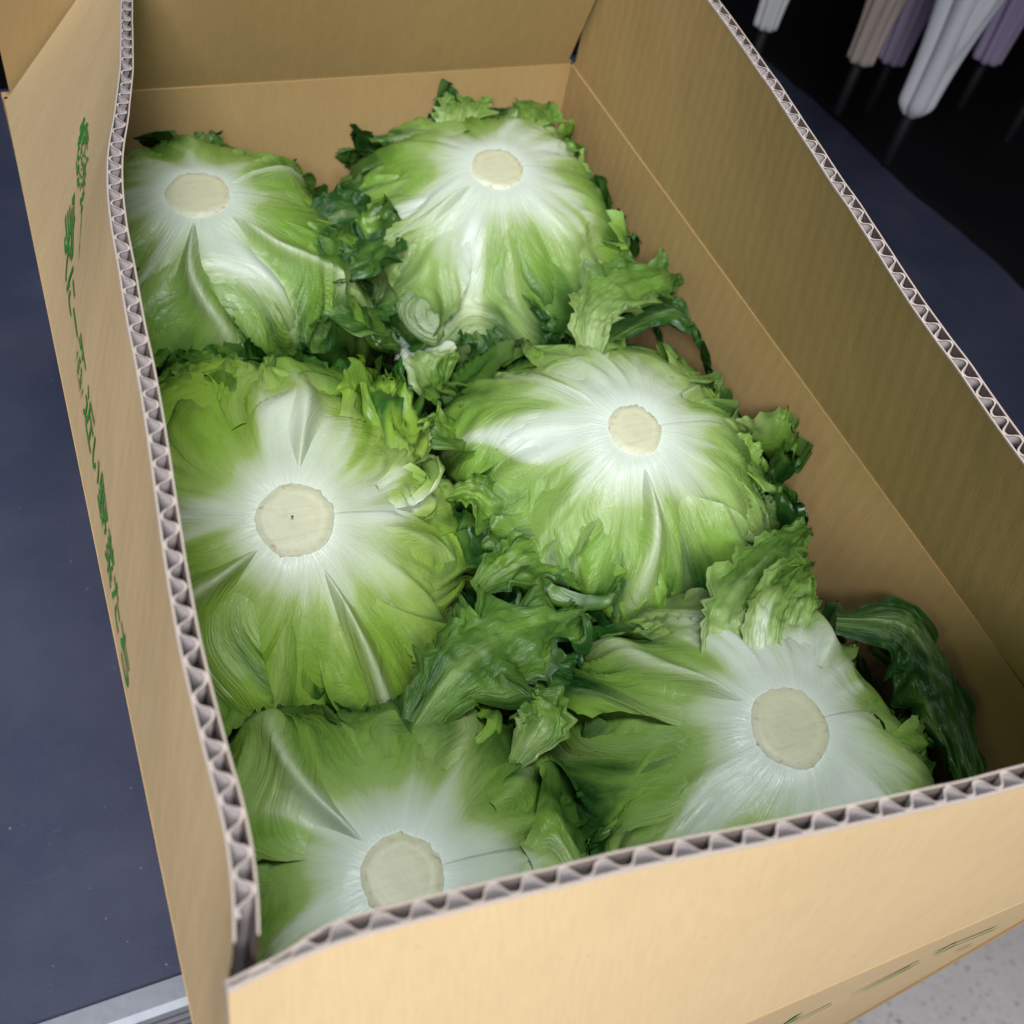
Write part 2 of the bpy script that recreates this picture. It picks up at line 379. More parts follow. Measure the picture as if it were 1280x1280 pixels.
# reference surface (off = 0): outer face for left and front, inner face for right and back
REF = {'left': (-TH, 0), 'front': (-TH, 0), 'right': (0, TH), 'back': (0, TH)}
def crush(side, a):
    """board thickness factor where an edge is crushed"""
    if side == 'front': return 1 - .55 * (1 - sm(.018, .034, a))
    return 1.0 + 0 * a
def top_wob(side, a):
    return .00035 * fbm(a * 40, a * 0 + 2.0, {'left': 5, 'front': 6, 'right': 7, 'back': 8}[side], 3)
def flap(side, a0, a1, slant=0.0):
    lo, hi = REF[side]
    sl = lambda a, h: a + slant * h * (1 - sm(0, .12, a - a0))
    nA = 150; nh = 14
    A = np.linspace(a0, a1, nA); hs = np.linspace(0.0004, 1, nh)
    AA, HH = np.meshgrid(A, hs, indexing='ij'); AA = sl(AA, HH)
    Ht = FL + top_wob(side, AA)
    par = None
    def liner(nm, off, toff, mat, parent):
        # closed thin sheet: face at off, other face at toff
        cr = crush(side, AA); mid = 0.0 if lo == 0 else 0.0
        sc = lambda o: o * (1 + (cr - 1) * sm(.80, 1.0, HH))
        wob = .0003 * noise(AA * 40, HH * 3, 91) * HH
        P1 = flap_pt(side, AA, HH * Ht, sc(off) + wob); P2 = flap_pt(side, AA, HH * Ht, sc(toff) + wob)
        P = np.concatenate([P1, P2[:, ::-1]], 1)
        UVh = np.stack([AA, HH * FL], -1); UV = np.concatenate([UVh, UVh[:, ::-1]], 1)
        o = grid_mesh(nm, P, mat, parent, uv=UV, smooth=False)
        o.data.materials.append(M_VOID)                      # side facing the flutes, darkened to stand for shade in the voids
        o.data.polygons.foreach_set('material_index', [1 if (i % (2 * nh - 1)) >= nh else 0 for i in range(len(o.data.polygons))])
        return o
    outer = liner('outer_liner', hi, hi - LT, M_OUT, None)
    # the flap object is its outer liner; the others are its pieces
    outer.name = side_name(side); outer.parent = bx; outer.data.transform(Matrix.Translation(-Vector(bx.location)))
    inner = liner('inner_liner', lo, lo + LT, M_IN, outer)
    # fluting: a wave between the liners, visible on the cut edge
    nw = int((a1 - a0) / PITCH * 14)
    Aw = np.linspace(a0 + (.0045 if side == 'left' else 0), a1, nw); hw = np.array([0.55, .8, .93, 1.0])
    AW, HW = np.meshgrid(Aw, hw, indexing='ij'); AW = sl(AW, HW); Aw = AW[:, -1]
    ph = 2 * np.pi * Aw / PITCH + 1.1 * noise(Aw * 45, Aw * 0, 33)
    wv = np.tanh(1.35 * np.sin(ph)) / np.tanh(1.35)
    wv = wv * (1 + .07 * noise(Aw * 300, Aw * 0 + 4, 35))
    mid = (lo + hi) / 2; amp = (TH / 2 - LT - .0003)
    offs = mid + amp * wv[:, None] + .0004 * noise(AW * 400, HW * 4, 37)
    cr = crush(side, AW); offs = offs * (1 + (cr - 1) * sm(.80, 1, HW))
    offs = np.clip(offs, lo * cr + .0007 if lo < 0 else lo + .0007, hi - .0008)
    t = .00042
    Pa = flap_pt(side, AW, HW * (FL + top_wob(side, AW)) - .0003, offs - t / 2 * 1.0)
    Pb = flap_pt(side, AW, HW * (FL + top_wob(side, AW)) - .0003, offs + t / 2)
    grid_mesh('fluting', np.concatenate([Pa, Pb[:, ::-1]], 1), M_FLUTE, outer, smooth=True)
    e1 = flap_pt(side, AW[:, -1], FL + top_wob(side, AW[:, -1]) + .0001, offs[:, -1] - .00034)
    e2 = flap_pt(side, AW[:, -1], FL + top_wob(side, AW[:, -1]) + .0001, offs[:, -1] + .00034)
    grid_mesh('fluting_edge', np.stack([e1, e2], 1), M_CUT, outer, smooth=False)
    # cut rims of the two liners (greyish paper core)
    A = sl(A, 1.0)
    for o_, s_ in ((hi, -1), (lo, 1)):
        c1 = crush(side, A)
        o1 = o_ * c1 + .0
        wob = .0003 * noise(A * 40, A * 0 + 3, 91)
        tp = FL + top_wob(side, A) + .0003
        P = np.stack([flap_pt(side, A, tp - .0008, o1 - s_ * .00012 + wob), flap_pt(side, A, tp, o1 + wob), flap_pt(side, A, tp, o1 + s_ * .00045 + wob), flap_pt(side, A, tp - .0008, o1 + s_ * .00045 + wob)], 1)
        grid_mesh('cut_edge', P, M_CUT, outer, smooth=False)
    # end caps of the flap, so the board reads as solid at its short ends
    for a_ in ((a1,) if side == 'left' else (a0, a1)):
        hh = np.linspace(0, 1, 30); AAe = sl(np.full(30, a_), hh)
        P = np.stack([flap_pt(side, AAe, hh * (FL - .0004), lo + .0001 + 0 * hh), flap_pt(side, AAe, hh * (FL - .0004), hi - .0001 + 0 * hh)], 1)
        grid_mesh('end_edge', P, M_CUT, outer, smooth=False)
    return outer
def side_name(s): return {'left': 'left_flap', 'right': 'right_flap', 'front': 'front_flap', 'back': 'back_flap'}[s]
def wall(side):
    """a wall below the crease with a rounded top bead; inner face 1.2 mm proud of the flap"""
    S = 40; A = np.linspace(-.001, (L if side in ('left', 'right') else W) + .001, S)
    z = np.concatenate([np.linspace(-H + .0006, -.012, 10), [-.006, -.003, -.0012, .0]])
    bulge = lambda a, zz, seed: (.0002 if side == 'front' else .0016) * noise(a * 7, zz * 9, seed)
    sgn = {'left': (0, -1), 'right': (1, 1), 'front': (0, -1), 'back': (1, 1)}[side]
    dim = L if side in ('left', 'right') else W
    def sheet(off, sd):
        AA, ZZ = np.meshgrid(A, z, indexing='ij')
        o = off + bulge(AA, ZZ, sd) * np.clip(np.minimum(AA, dim - AA) / .05, 0, 1) * sm(0, -.05, ZZ)
        return place(side, AA, ZZ, o)
    def place(side, AA, ZZ, o):
        if side == 'left': return np.stack([-o, AA, ZZ], -1)
        if side == 'right': return np.stack([W + o, AA, ZZ], -1)
        if side == 'front': return np.stack([AA, -o, ZZ], -1)
        return np.stack([AA, L + o, ZZ], -1)
    lo, hi = REF[side]
    out = sheet(hi + .0002, 50 + len(side)); inn = sheet(lo - .0007, 60 + len(side))
    # bead over the top joining both faces
    P = np.concatenate([out, inn[:, ::-1]], 1)
    AA, ZZ = np.meshgrid(A, z, indexing='ij'); UVh = np.stack([AA, ZZ], -1); UV = np.concatenate([UVh, UVh[:, ::-1]], 1)
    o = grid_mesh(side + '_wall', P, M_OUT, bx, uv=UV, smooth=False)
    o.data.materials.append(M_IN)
    nz = len(z); per = 2 * nz - 1
    o.data.polygons.foreach_set('material_index', [1 if (i % per) >= nz - 1 else 0 for i in range(len(o.data.polygons))])
    return o
for s in ('left', 'right', 'front', 'back'): wall(s)
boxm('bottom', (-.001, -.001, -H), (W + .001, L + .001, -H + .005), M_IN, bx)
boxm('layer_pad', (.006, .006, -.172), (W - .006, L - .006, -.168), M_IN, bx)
flap('left', .007, L - .003, .034); flap('right', .004, L - .004); flap('front', .001, W - .004, .0085); flap('back', .003, W - .003)

# ------------------------------------------------------------------ green print on the left flap and the front wall
def text_mesh(s):
    cu = bpy.data.curves.new('t', 'FONT'); cu.body = s; cu.size = 1.0; cu.resolution_u = 4; cu.offset = .012
    ob = bpy.data.objects.new('t', cu); COL.objects.link(ob)
    dg = bpy.context.evaluated_depsgraph_get(); me = ob.evaluated_get(dg).to_mesh()
    V = np.array([v.co[:] for v in me.vertices]); F = [tuple(p.vertices) for p in me.polygons]
    ob.evaluated_get(dg).to_mesh_clear(); bpy.data.objects.remove(ob); bpy.data.curves.remove(cu)
    return V, F
def pyd(name, V, F, mat, parent):
    p = parent
    while p.name not in ROOTS: p = p.parent
    V = np.asarray(V) - (np.array(p.location) - np.array([0, 0, ZC]))
    me = bpy.data.meshes.new(name); me.from_pydata([tuple(v) for v in V], [], F); me.materials.append(mat)
    o = bpy.data.objects.new(name, me); COL.objects.link(o); o.parent = parent; return o
lf = bpy.data.objects['left_flap']
def on_left(aa, hh): return flap_pt('left', aa, hh, .0004 + 0 * aa)
chars = '家に一番近い野菜たち'
cuts = [(.362, .041), (.325, .033), (.305, .033), (.288, .033), (.262, .030), (.240, .028), (.2245, .0265), (.2045, .021), (.189, .018), (.173, .0145), (.153, .011)]
for i, ch in enumerate(chars):
    V, F = text_mesh(ch)
    if len(V) == 0: continue
    mn, mx = V.min(0), V.max(0); w = mx[0] - mn[0]
    (a0, h0), (a1, h1) = cuts[i], cuts[i + 1]
    t = (V[:, 0] - mn[0]) / w if ch != '一' else (V[:, 0] - mn[0]) / w
    aa = a0 + (a1 - a0) * (.04 + .92 * t)
    sz = .0165 if ch not in 'にいたち' else .015
    hh = h0 + (h1 - h0) * t + (V[:, 1] - .38) * sz
    pyd('printed_character', on_left(aa, hh), F, M_GREEN, lf)
# lettuce drawing: a scalloped outline filled with small frill strokes
def strokes(name, segs, wd, place, mat, parent):
    V = []; F = []
    for (p, q) in segs:
        p = np.array(p, float); q = np.array(q, float); d = q - p; l = np.linalg.norm(d)
        if l < 1e-6: continue
        nn = np.array([-d[1], d[0]]) / l * wd / 2; b = len(V)
        V += [p - nn, q - nn * .4, q + nn * .4, p + nn]; F.append((b, b + 1, b + 2, b + 3))
    V = np.array(V); return pyd(name, place(V[:, 0], V[:, 1]), F, mat, parent)
rs = random.Random(4); segs = []
for k in range(150):
    t = rs.random() ** 1.3
    a = .390 - .052 * t; wd = .0085 * math.sin(math.pi * min(1, (t * .9 + .08))) * (1 - .35 * t)
    c = .0605 - .006 * t + rs.uniform(-1, 1) * wd
    an = rs.uniform(-.7, .7); ll = rs.uniform(.002, .006) * (1 - .4 * t)
    segs.append(((a, c), (a - ll * math.cos(an), c + ll * math.sin(an) * .8)))
segs += [((.338, .0545), (.330, .0535)), ((.330, .0535), (.322, .0505)), ((.322, .0505), (.315, .048))]
strokes('printed_lettuce', segs, .0013, on_left, M_GREEN, lf)
fwall = [o for o in bx.children if o.name.startswith('front_wall')][0]
segs = []
for (px, py, qx, qy) in [(1245, 1161, 1170, 1192), (1215, 1182, 1195, 1191), (1150, 1203, 1065, 1245), (1140, 1209, 1080, 1240), (1040, 1256, 985, 1283), (1000, 1270, 970, 1290), (1196, 1180, 1168, 1196)]:
    p = []
    for (u, v) in ((px, py), (qx, qy)):
        d = ray(u, v); P = CAMP + d * ((-.0009 - CAMP[1]) / d[1]); p.append((P[0], P[2]))
    segs.append(tuple(p))
for sg in segs: strokes('printed_stroke', [sg], .004, lambda a, z: np.stack([a, 0 * a - .0009, z], -1), M_GREEN, fwall)

# ------------------------------------------------------------------ lettuces
def fit_box(P, m=.004):
    # press leaves softly against the cardboard
    def hi(x, lim, r=.018):
        k = np.maximum(x - (lim - r), 0); return np.where(x > lim - r, lim - r + r * (1 - np.exp(-k / r)), x)
    P[..., 0] = hi(P[..., 0], W - m); P[..., 0] = -hi(-P[..., 0], -(.0045 + m)); P[..., 1] = hi(P[..., 1], L - m); P[..., 1] = -hi(-P[..., 1], -(.004 + m))
    return P
class Head:
    pass
def head_pts(hd, s, phi, off):
    """point on the head skin; s = 0 at the stem, 1 at the equator"""
    t = np.clip(s, .01, 1.98) * np.pi / 2
    e = 2 / hd.n
    lump = 1 + .035 * np.cos(4 * (phi - hd.sq)) * np.sin(np.clip(t, 0, np.pi)) + .03 * noise(np.cos(phi) * 1.6 + 4 + s, np.sin(phi) * 1.6 + 4 + s * .5, hd.seed)
    R = hd.R * lump * (1 - hd.ecc * np.cos(2 * phi))
    st, ctt = np.sin(t), np.cos(t)
    rho = R * np.abs(st) ** e
    z = hd.h * np.sign(ctt) * np.abs(ctt) ** e - hd.h
    z = z - .0032 * np.exp(-(rho / .019) ** 2)
    nx = (np.abs(st) ** (2 - e)) / hd.R; nz = np.sign(ctt) * (np.abs(ctt) ** (2 - e)) / hd.h
    l = np.sqrt(nx * nx + nz * nz); nx /= l; nz /= l
    P = np.stack([rho * np.cos(phi), rho * np.sin(phi), z], -1)
    Nn = np.stack([nx * np.cos(phi), nx * np.sin(phi), nz], -1)
    return P + Nn * off[..., None], Nn
def white_field(hd, S, PH, w):
    """how white the tissue is at a place on the head: one field shared by all its leaves"""
    sd = hd.seed + 500
    sw = PH + .9 * noise(np.cos(PH) * 1.2 + 5 + S * 1.5, np.sin(PH) * 1.2 + 5, sd) * S
    c, s_ = np.cos(sw), np.sin(sw)
    n1 = noise(c * 2.1 + 15, s_ * 2.1 + 15 + S * .5, sd + 1); n2 = noise(c * 6 + 31, s_ * 6 + 31 + S * .9, sd + 2); n3 = noise(c * 17 + 31, s_ * 17 + 31 + S * 1.6, sd + 3)
    x = S + (.28 * n1 + .15 * n2 + .035 * n3) * sm(.10, .40, S)
    return np.clip(1.10 / (1 + (np.maximum(x, 0) / (1.6 * w)) ** 3.0) - .09, 0, 1), n2, n3
def to_box(hd, P): return P @ hd.M.T + hd.stem
def wrap_leaf(hd, az, hw, s_end, layer, seed, lift=0.0, twist=None, white=.42, dark=.0, fold=1.0, frill=1.0, rib=.35, tooth=1.0, nu=84, nv=72, mat=None, s0=.075, tint=0.0, emerge=.50):
    rnd = np.random.RandomState(seed % 99991)
    if twist is None: twist = rnd.uniform(-.38, .38)
    u = np.linspace(0, 1, nu)[:, None]; v = np.linspace(-1, 1, nv)[None, :]
    U = u + 0 * v; V = v + 0 * u
    # ragged outline
    tt = teeth(V * .5 + .5, 7, seed) * .6 + teeth(V * .5 + .5, 21, seed + 1) * .4
    ts = teeth(U, 5, seed + 2) * .6 + teeth(U, 17, seed + 3) * .4
    se = s_end * (1 - .25 * np.abs(V) ** 3 + .16 * noise(V * 2.2, V * 0, seed + 4))
    S = s0 + (se - s0) * U + tooth * (.16 * (tt - .4)) * sm(.70, 1, U) * s_end
    g = .70 + .30 * sm(0, .45, U) - .20 * sm(.8, 1, U)
    PH = az + twist * U ** 1.4 + hw * g * V * (1 + tooth * .24 * (ts - .35) * sm(.35, .7, U) * np.abs(V) ** 5)
    PH = PH + .26 * noise(U * 2.2, V * 1.1, seed + 5) * sm(.08, .5, U) + .07 * noise(U * 6, V * 4, seed + 16) * sm(.2, .6, U)
    # relief: broad undulation, a few long curved folds, fine crinkle towards the rim
    warp = noise(U * 1.6, V * 1.2, seed + 6)
    q = V * 2.3 + warp * 2.1 + U * U * rnd.uniform(-2.4, 2.4) + .45 * noise(U * 4.5, V * 3, seed + 21)
    rd = 1 - np.abs(noise(q, U * 1.1 + 7, seed + 7)) * 2.0
    q2 = q * 2.4 + 1.3 * noise(U * 3, V * 2, seed + 17)
    rd2 = 1 - np.abs(noise(q2 + 3, U * 2.0, seed + 8)) * 2.0
    amp = fold * sm(.12, .6, U)
    off = .0048 * amp * rd + .0024 * amp * rd2 * sm(.1, .5, U) + 0.0015 * amp * (1 - 2 * np.abs(noise(q2 * 2.1 + 5, U * 2.6, seed + 22)))
    off = off + .0042 * noise(U * 2.3 + 3, V * 1.5, seed + 18) * sm(.12, .45, U)
    off = off + (.0020 * fbm(U * 8, V * 6, seed + 9, 3) + .0008 * fbm(U * 20, V * 15, seed + 20, 2)) * sm(.3, .75, U) * fold
    ribw = .125 * (1.3 - .80 * U); vr = V - .12 * np.sin(2.2 * U + seed)
    rp = np.exp(-(vr / ribw) ** 2)
    off = off + rib * .0030 * rp * (1 - U) ** .7 * sm(0, .12, U) - rib * .0012 * np.exp(-((np.abs(vr) - 2.2 * ribw) / (1.2 * ribw)) ** 2) * (1 - U)
    edge = np.maximum(sm(.72, 1, U), np.abs(V) ** 6 * sm(.35, .65, U))
    fr = np.sin(V * rnd.uniform(9, 13) + 5 * noise(U * 3, V * 3, seed + 10)) + .6 * np.sin(U * rnd.uniform(13, 19) + V * 8)
    off = off + frill * .0034 * edge * fr + frill * .0018 * edge
    off = off + lift * sm(.55, 1.0, U) ** 1.5 * (1 + .45 * noise(V * 3, U, seed + 11))
    off = off + layer * .0018 * sm(0, .25, U) + .0016 * V * sm(.05, .3, U) - .0006
    dip = np.clip(1 - sm(.10, emerge, U) , 0, 1)
    off = off - .0065 * dip * (np.abs(vr) * 1.15) ** 1.3 - .0006 * dip
    P, _ = head_pts(hd, S, PH, off)
    P = to_box(hd, P)
    # keep the leaf inside the box
    P = fit_box(P, .003 + .0015 * rnd.uniform())
    # colour: white heart, ribs, green blade, darker margin  (rim darkening also carries painted shade of the dome)
    pat = fbm(q * 1.4 + seed % 13, U * 1.2, seed + 12, 3)
    wt, n2_, n3_ = white_field(hd, S, PH, hd.white + .12 * (white - .3)); wt = wt + .10 * pat * sm(.2, .5, S) * (wt > .02)
    wt = np.maximum(wt, min(rib, 1.0) * .62 * rp * (1 - sm(.25, .85, U)))
    dk = dark - .05 + 1.25 * sm(.38, .88, S + .26 * pat) + .20 * fbm(U * 3, V * 3.5, seed + 14, 3) + .14 * edge + .10 * n2_ + .10 * n3_ - .12 * rd * amp / max(fold, .01)
    tn = np.clip(tint + .55 * noise(U * 2, V * 2, seed + 15), 0, 1)
    colr = np.stack([np.clip(wt, 0, 1), np.clip(dk, 0, 1), tn, np.ones_like(wt)], -1)
    uv = np.stack([q * hw * .24 + seed % 7, S * .8 + seed % 5], -1)
    return grid_mesh('leaf', P, mat or hd.mat, hd.root, uv=uv, col=colr)
def cat(pts, n):
    pts = np.array(pts, float); k = len(pts)
    ext = np.concatenate([[2 * pts[0] - pts[1]], pts, [2 * pts[-1] - pts[-2]]])
    out = []
    for t in np.linspace(0, k - 1 - 1e-6, n):
        i = int(t); f = t - i; p0, p1, p2, p3 = ext[i:i + 4]
        out.append(.5 * (2 * p1 + (p2 - p0) * f + (2 * p0 - 5 * p1 + 4 * p2 - p3) * f * f + (3 * p1 - p0 - 3 * p2 + p3) * f ** 3))
    return np.array(out)
def free_leaf(hd, pts, width, seed, up=(0, 0, 1), cup=.15, ruf=1.0, white=.0, dark=.8, lobes=1.0, base=.22, tip=.30, nu=72, nv=44, mat=None, tint=0.0, roll=0.0):
    """a loose outer leaf: a spine through box-coordinate points and a lobed, toothed, ruffled blade"""
    rnd = np.random.RandomState(seed % 99991)
    sp = cat(pts, nu); T = nrm(np.gradient(sp, axis=0)); up = np.array(up, float)
    Sd = nrm(np.cross(T, up)); Nn = np.cross(Sd, T)
    ln = np.linalg.norm(np.diff(sp, axis=0), axis=1).sum()
    if roll:
        a = roll * np.linspace(0, 1, nu)[:, None]; Sd, Nn = Sd * np.cos(a) + Nn * np.sin(a), Nn * np.cos(a) - Sd * np.sin(a)
    U = np.linspace(0, 1, nu)[:, None] + np.zeros((1, nv)); V = np.linspace(-1, 1, nv)[None] + 0 * U
    sgn = np.sign(V)
    prof = base + (1 - base) * sm(0, .5, U) - (1 - tip) * sm(.62, 1.0, U)
    lob = teeth(U + .31 * (sgn > 0), max(2.5, ln / .017), seed) * .7 + teeth(U + .17 * (sgn > 0), max(8, ln / .0055), seed + 1) * .3
    w = width * prof * (1 + lobes * (lob - .45) * sm(.25, .8, np.abs(V)) * sm(.08, .3, U))
    tt = (teeth(V * .5 + .5, 4.5, seed + 2) * .6 + teeth(V * .5 + .5, 13, seed + 3) * .4)
    fwd = .16 * ln * (tt - .4) * sm(.8, 1, U) + .35 * width * lob * lobes * np.abs(V) ** 2 * sm(.1, .4, U) * (1 - sm(.9, 1, U))
    rufl = ruf * width * .13 * (np.sin(U * ln / .0040 + sgn * 1.3 + 2.5 * noise(U * 4, V * 2, seed + 4)) * np.abs(V) ** 2 + .8 * fbm(U * ln / .02, V * 2.5, seed + 5, 3) * (.35 + np.abs(V)))
    rufl = rufl + .0011 * fbm(U * ln / .006, V * width / .006, seed + 8, 2) + .0009 * (1 - 2 * np.abs(noise(V * 5 + U * 4 * sgn, U * 3, seed + 9)))
    rufl = rufl * (.15 + .85 * sm(.02, .35, U))
    P = sp[:, None] + Sd[:, None] * (w * V)[..., None] + T[:, None] * fwd[..., None] + Nn[:, None] * (cup * width * (np.abs(V) ** 1.7) + rufl + .08 * width * np.exp(-(V / .14) ** 2) * (1 - U))[..., None]
    P = fit_box(P, .002 + .001 * rnd.uniform())
    rp = np.exp(-(V / (.16 * (1.2 - .8 * U))) ** 2)
    wt = np.clip(white * (1 - sm(.15, .75, U + .2 * noise(U * 3, V * 3, seed + 6))) + .17 * rp * (1 - sm(.35, .9, U)), 0, 1)
    dk = np.clip(dark + .25 * fbm(U * 4, V * 3, seed + 7, 3) + .12 * np.abs(V) ** 3, 0, 1)
    colr = np.stack([wt, dk, np.full_like(wt, tint), np.ones_like(wt)], -1)
    uv = np.stack([V * width * 11 + seed % 7, U * ln * 7 + seed % 5], -1)
    return grid_mesh('leaf', P, mat or hd.mat, hd.root, uv=uv, col=colr)
def stem(hd, r, seed):
    na = 56; a = np.linspace(0, 2 * np.pi, na, endpoint=False)
    rr = r * (1 + .025 * np.cos(2 * a + seed) + .02 * np.cos(5 * a + seed * 2) + .004 * np.random.RandomState(seed).normal(size=na))
    rings = [(0.0, .0), (.3, .0001), (.5, .0002), (.62, .0), (.70, -.0001), (.78, .0), (.92, -.0004), (1.0, -.0013), (1.03, -.0035), (1.06, -.006), (1.10, -.009), (1.0, -.02)]
    P = []; C = []
    for k, (f, z) in enumerate(rings):
        wob = .00022 * np.random.RandomState(seed + k).normal(size=na) * (k > 5)
        P.append(np.stack([rr * f * np.cos(a) + wob, rr * f * np.sin(a) + wob, z + wob * .6 + 0 * a], -1))
        C.append(np.stack([np.full(na, float(sm(.9, 1.04, np.array(f)))), np.full(na, 0.5 if 6 <= k <= 8 else 0.07), 0 * a + f, 0 * a + 1], -1))
    P = to_box(hd, np.array(P) + np.array([0, 0, hd.stemz]))
    return grid_mesh('cut_stem', P, M_STEM, hd.root, col=np.array(C), closed=True)
def heart(hd, seed, white):
    S, PH = np.meshgrid(np.linspace(.05, 1.97, 110), np.linspace(0, 2 * np.pi, 220, endpoint=False), indexing='ij')
    rnd = np.random.RandomState(seed)
    cx, cy = np.cos(PH), np.sin(PH); sw = PH + rnd.uniform(-.5, .5) * S + 1.0 * S * noise(cx * 1.3 + 9 + S * 1.5, cy * 1.3 + 9, seed) + .22 * S * noise(cx * 3.5 + 9 + S * 3, cy * 3.5 + 9, seed + 7)
    c2, s2 = np.cos(sw), np.sin(sw)
    f1 = noise(c2 * 4 + 11, s2 * 4 + 11 + S * .6, seed + 1); f2 = noise(c2 * 9 + 31, s2 * 9 + 31 + S * 1.2, seed + 2); f3 = noise(c2 * 21 + 31, s2 * 21 + 31 + S * 2, seed + 3)
    off = -.0012 + .0018 * (1 - sm(.10, .22, S)) + sm(.10, .5, S) * (.0050 * f1 + .0022 * (1 - 2 * np.abs(f2)) * sm(.2, .6, S) + .0014 * (1 - 2 * np.abs(f3)) * sm(.2, .5, S)) + .0012 * fbm(c2 * S * 7 + 20, s2 * S * 7 + 20, seed + 4, 3) * sm(.25, .6, S)
    off = off - .004 * sm(.9, 1.2, S)
    P, _ = head_pts(hd, S, PH, off); P = fit_box(to_box(hd, P), .006); P[..., 2] = np.maximum(P[..., 2], -.1675)
    wt, f2, f3 = white_field(hd, S, PH, white)
    dk = np.clip(-.04 + 1.25 * sm(.36, .86, S + .22 * f1) + .15 * f2 + .1 * f3, 0, 1)  # green deepens to the rim, with shade of the dome painted in
    c = np.stack([np.clip(wt, 0, 1), dk, np.clip(.5 * f1, 0, 1), 0 * S + 1], -1)
    return grid_mesh('heart', P, hd.mat, hd.root, uv=np.stack([sw * .42, S * .8], -1), col=c, closed=True)

def make_head(px, py, z, R, h, tilt, label, seed, ribs, stem_r, mat, nexp=2.2, sq=.78, sides=9, white=.42, stemz=.0, frills=5, flares=2, ecc=.0):
    """ribs: list of (pixel x, pixel y the rib points at, half width, s_end, layer, options)"""
    hd = Head(); hd.R = R; hd.h = h; hd.n = nexp; hd.seed = seed; hd.mat = mat; hd.sq = sq; hd.stemz = stemz; hd.ecc = ecc
    hd.stem = onz(px, py, z); hd.white = white
    ax = nrm(np.array([tilt[0], tilt[1], 1.0])); xa = nrm(np.cross(np.array([0, 1.0, 0]), ax)); ya = np.cross(ax, xa)
    hd.M = np.stack([xa, ya, ax], 1); hd.px = (px, py); hd.z = z
    hd.root = root('lettuce', (hd.stem[0], hd.stem[1], -.168), label, 'lettuce', 'lettuces packed stem up in the box')
    heart(hd, seed, white)
    rnd = random.Random(seed)
    # outer ring of dark green leaves low down, darkened further as gap shade
    for k in range(sides):
        a = 2 * math.pi * (k + rnd.uniform(-.25, .25)) / sides
        wrap_leaf(hd, a, rnd.uniform(.42, .6), rnd.uniform(1.15, 1.5), rnd.uniform(-1.2, .2), seed * 31 + k, lift=rnd.uniform(.0, .010), twist=rnd.uniform(-.25, .25), white=.15, dark=.55, fold=1.2, frill=1.7, nu=60, nv=54, rib=.3, s0=.55)
    for k, r in enumerate(ribs):
        tx, ty, hw, se, ly = r[:5]; op = r[5] if len(r) > 5 else {}
        d = onz(tx, ty, z) - hd.stem; loc = hd.M.T @ d
        kw = dict(white=.3); kw.update(op)
        if kw.get('rib', .35) < 1.2 and 's0' not in kw: kw['s0'] = rnd.uniform(.26, .40)
        wrap_leaf(hd, math.atan2(loc[1], loc[0]), hw, se, ly, seed * 57 + 11 * k + 3, **kw)
    stem(hd, stem_r, seed)
    for k in range(flares):
        a = 2 * math.pi * (k + rnd.uniform(-.3, .3)) / flares
        wrap_leaf(hd, a, rnd.uniform(.26, .42), rnd.uniform(.92, 1.15), rnd.uniform(1.2, 2.4), seed * 91 + k, lift=rnd.uniform(.006, .024), white=rnd.uniform(.2, .35), dark=rnd.uniform(.0, .35), frill=1.7, tooth=1.5, rib=rnd.uniform(.1, .5), s0=rnd.uniform(.22, .4))
    for k in range(frills):
        a = 2 * math.pi * (k + rnd.uniform(-.3, .3)) / frills; da = rnd.uniform(-.35, .35)
        e_ = rnd.uniform(-.08, .10); ss = [.72 + e_, .86 + e_, .98 + e_, 1.06 + e_]; oo = [-.001, .003, .007 + rnd.uniform(0, .006), .008 + rnd.uniform(0, .018)]
        pts = []; nn = None
        for i, (q, o) in enumerate(zip(ss, oo)):
            p_, n_ = head_pts(hd, np.array([q]), np.array([a + da * i / 3]), np.array([o])); pts.append(to_box(hd, p_)[0]); nn = hd.M @ n_[0] if i == 1 else nn
        free_leaf(hd, pts, rnd.uniform(.012, .024), seed * 77 + k, up=nn, dark=rnd.uniform(.65, 1.0), white=rnd.uniform(0, .15), cup=rnd.uniform(-.3, .3), nu=56, nv=36)
    return hd

A = make_head(247, 240, .0, .082, .082, (.0, -.08), 'pale green lettuce with broad white ribs against the back of the printed flap', 11, [
    (160, 265, .75, 1.25, .3), (170, 330, .6, 1.2, 1.0), (175, 185, .7, 1.1, .6), (285, 175, .55, .9, 1.4, dict(lift=.008, dark=.1)), (400, 190, .6, 1.3, 1.9, dict(rib=1.4)),
    (440, 345, .62, 1.3, 1.5, dict(rib=1.5)), (232, 420, .62, 1.35, 2.3, dict(rib=1.8, white=0.19)), (340, 420, .45, 1.2, .9)], .0148, M_LEAF, white=0.165)
B = make_head(622, 208, .0, .083, .080, (-.05, -.13), 'lettuce in the far corner with torn frilly leaves standing behind its stem', 23, [
    (480, 270, .7, 1.3, 1.0, dict(rib=1.4, twist=-.3)), (540, 390, .75, 1.35, 1.6, dict(white=0.27)), (700, 400, .8, 1.35, 2.2, dict(white=0.28, rib=.6)), (780, 300, .7, 1.25, 1.4, dict(white=0.27)),
    (800, 215, .6, 1.1, .7), (700, 150, .5, 1.0, 1.5, dict(lift=.012)), (570, 140, .55, .95, 1.2, dict(lift=.020, white=0.27)), (470, 195, .55, 1.1, .4)], .0138, M_LEAF, white=0.205)
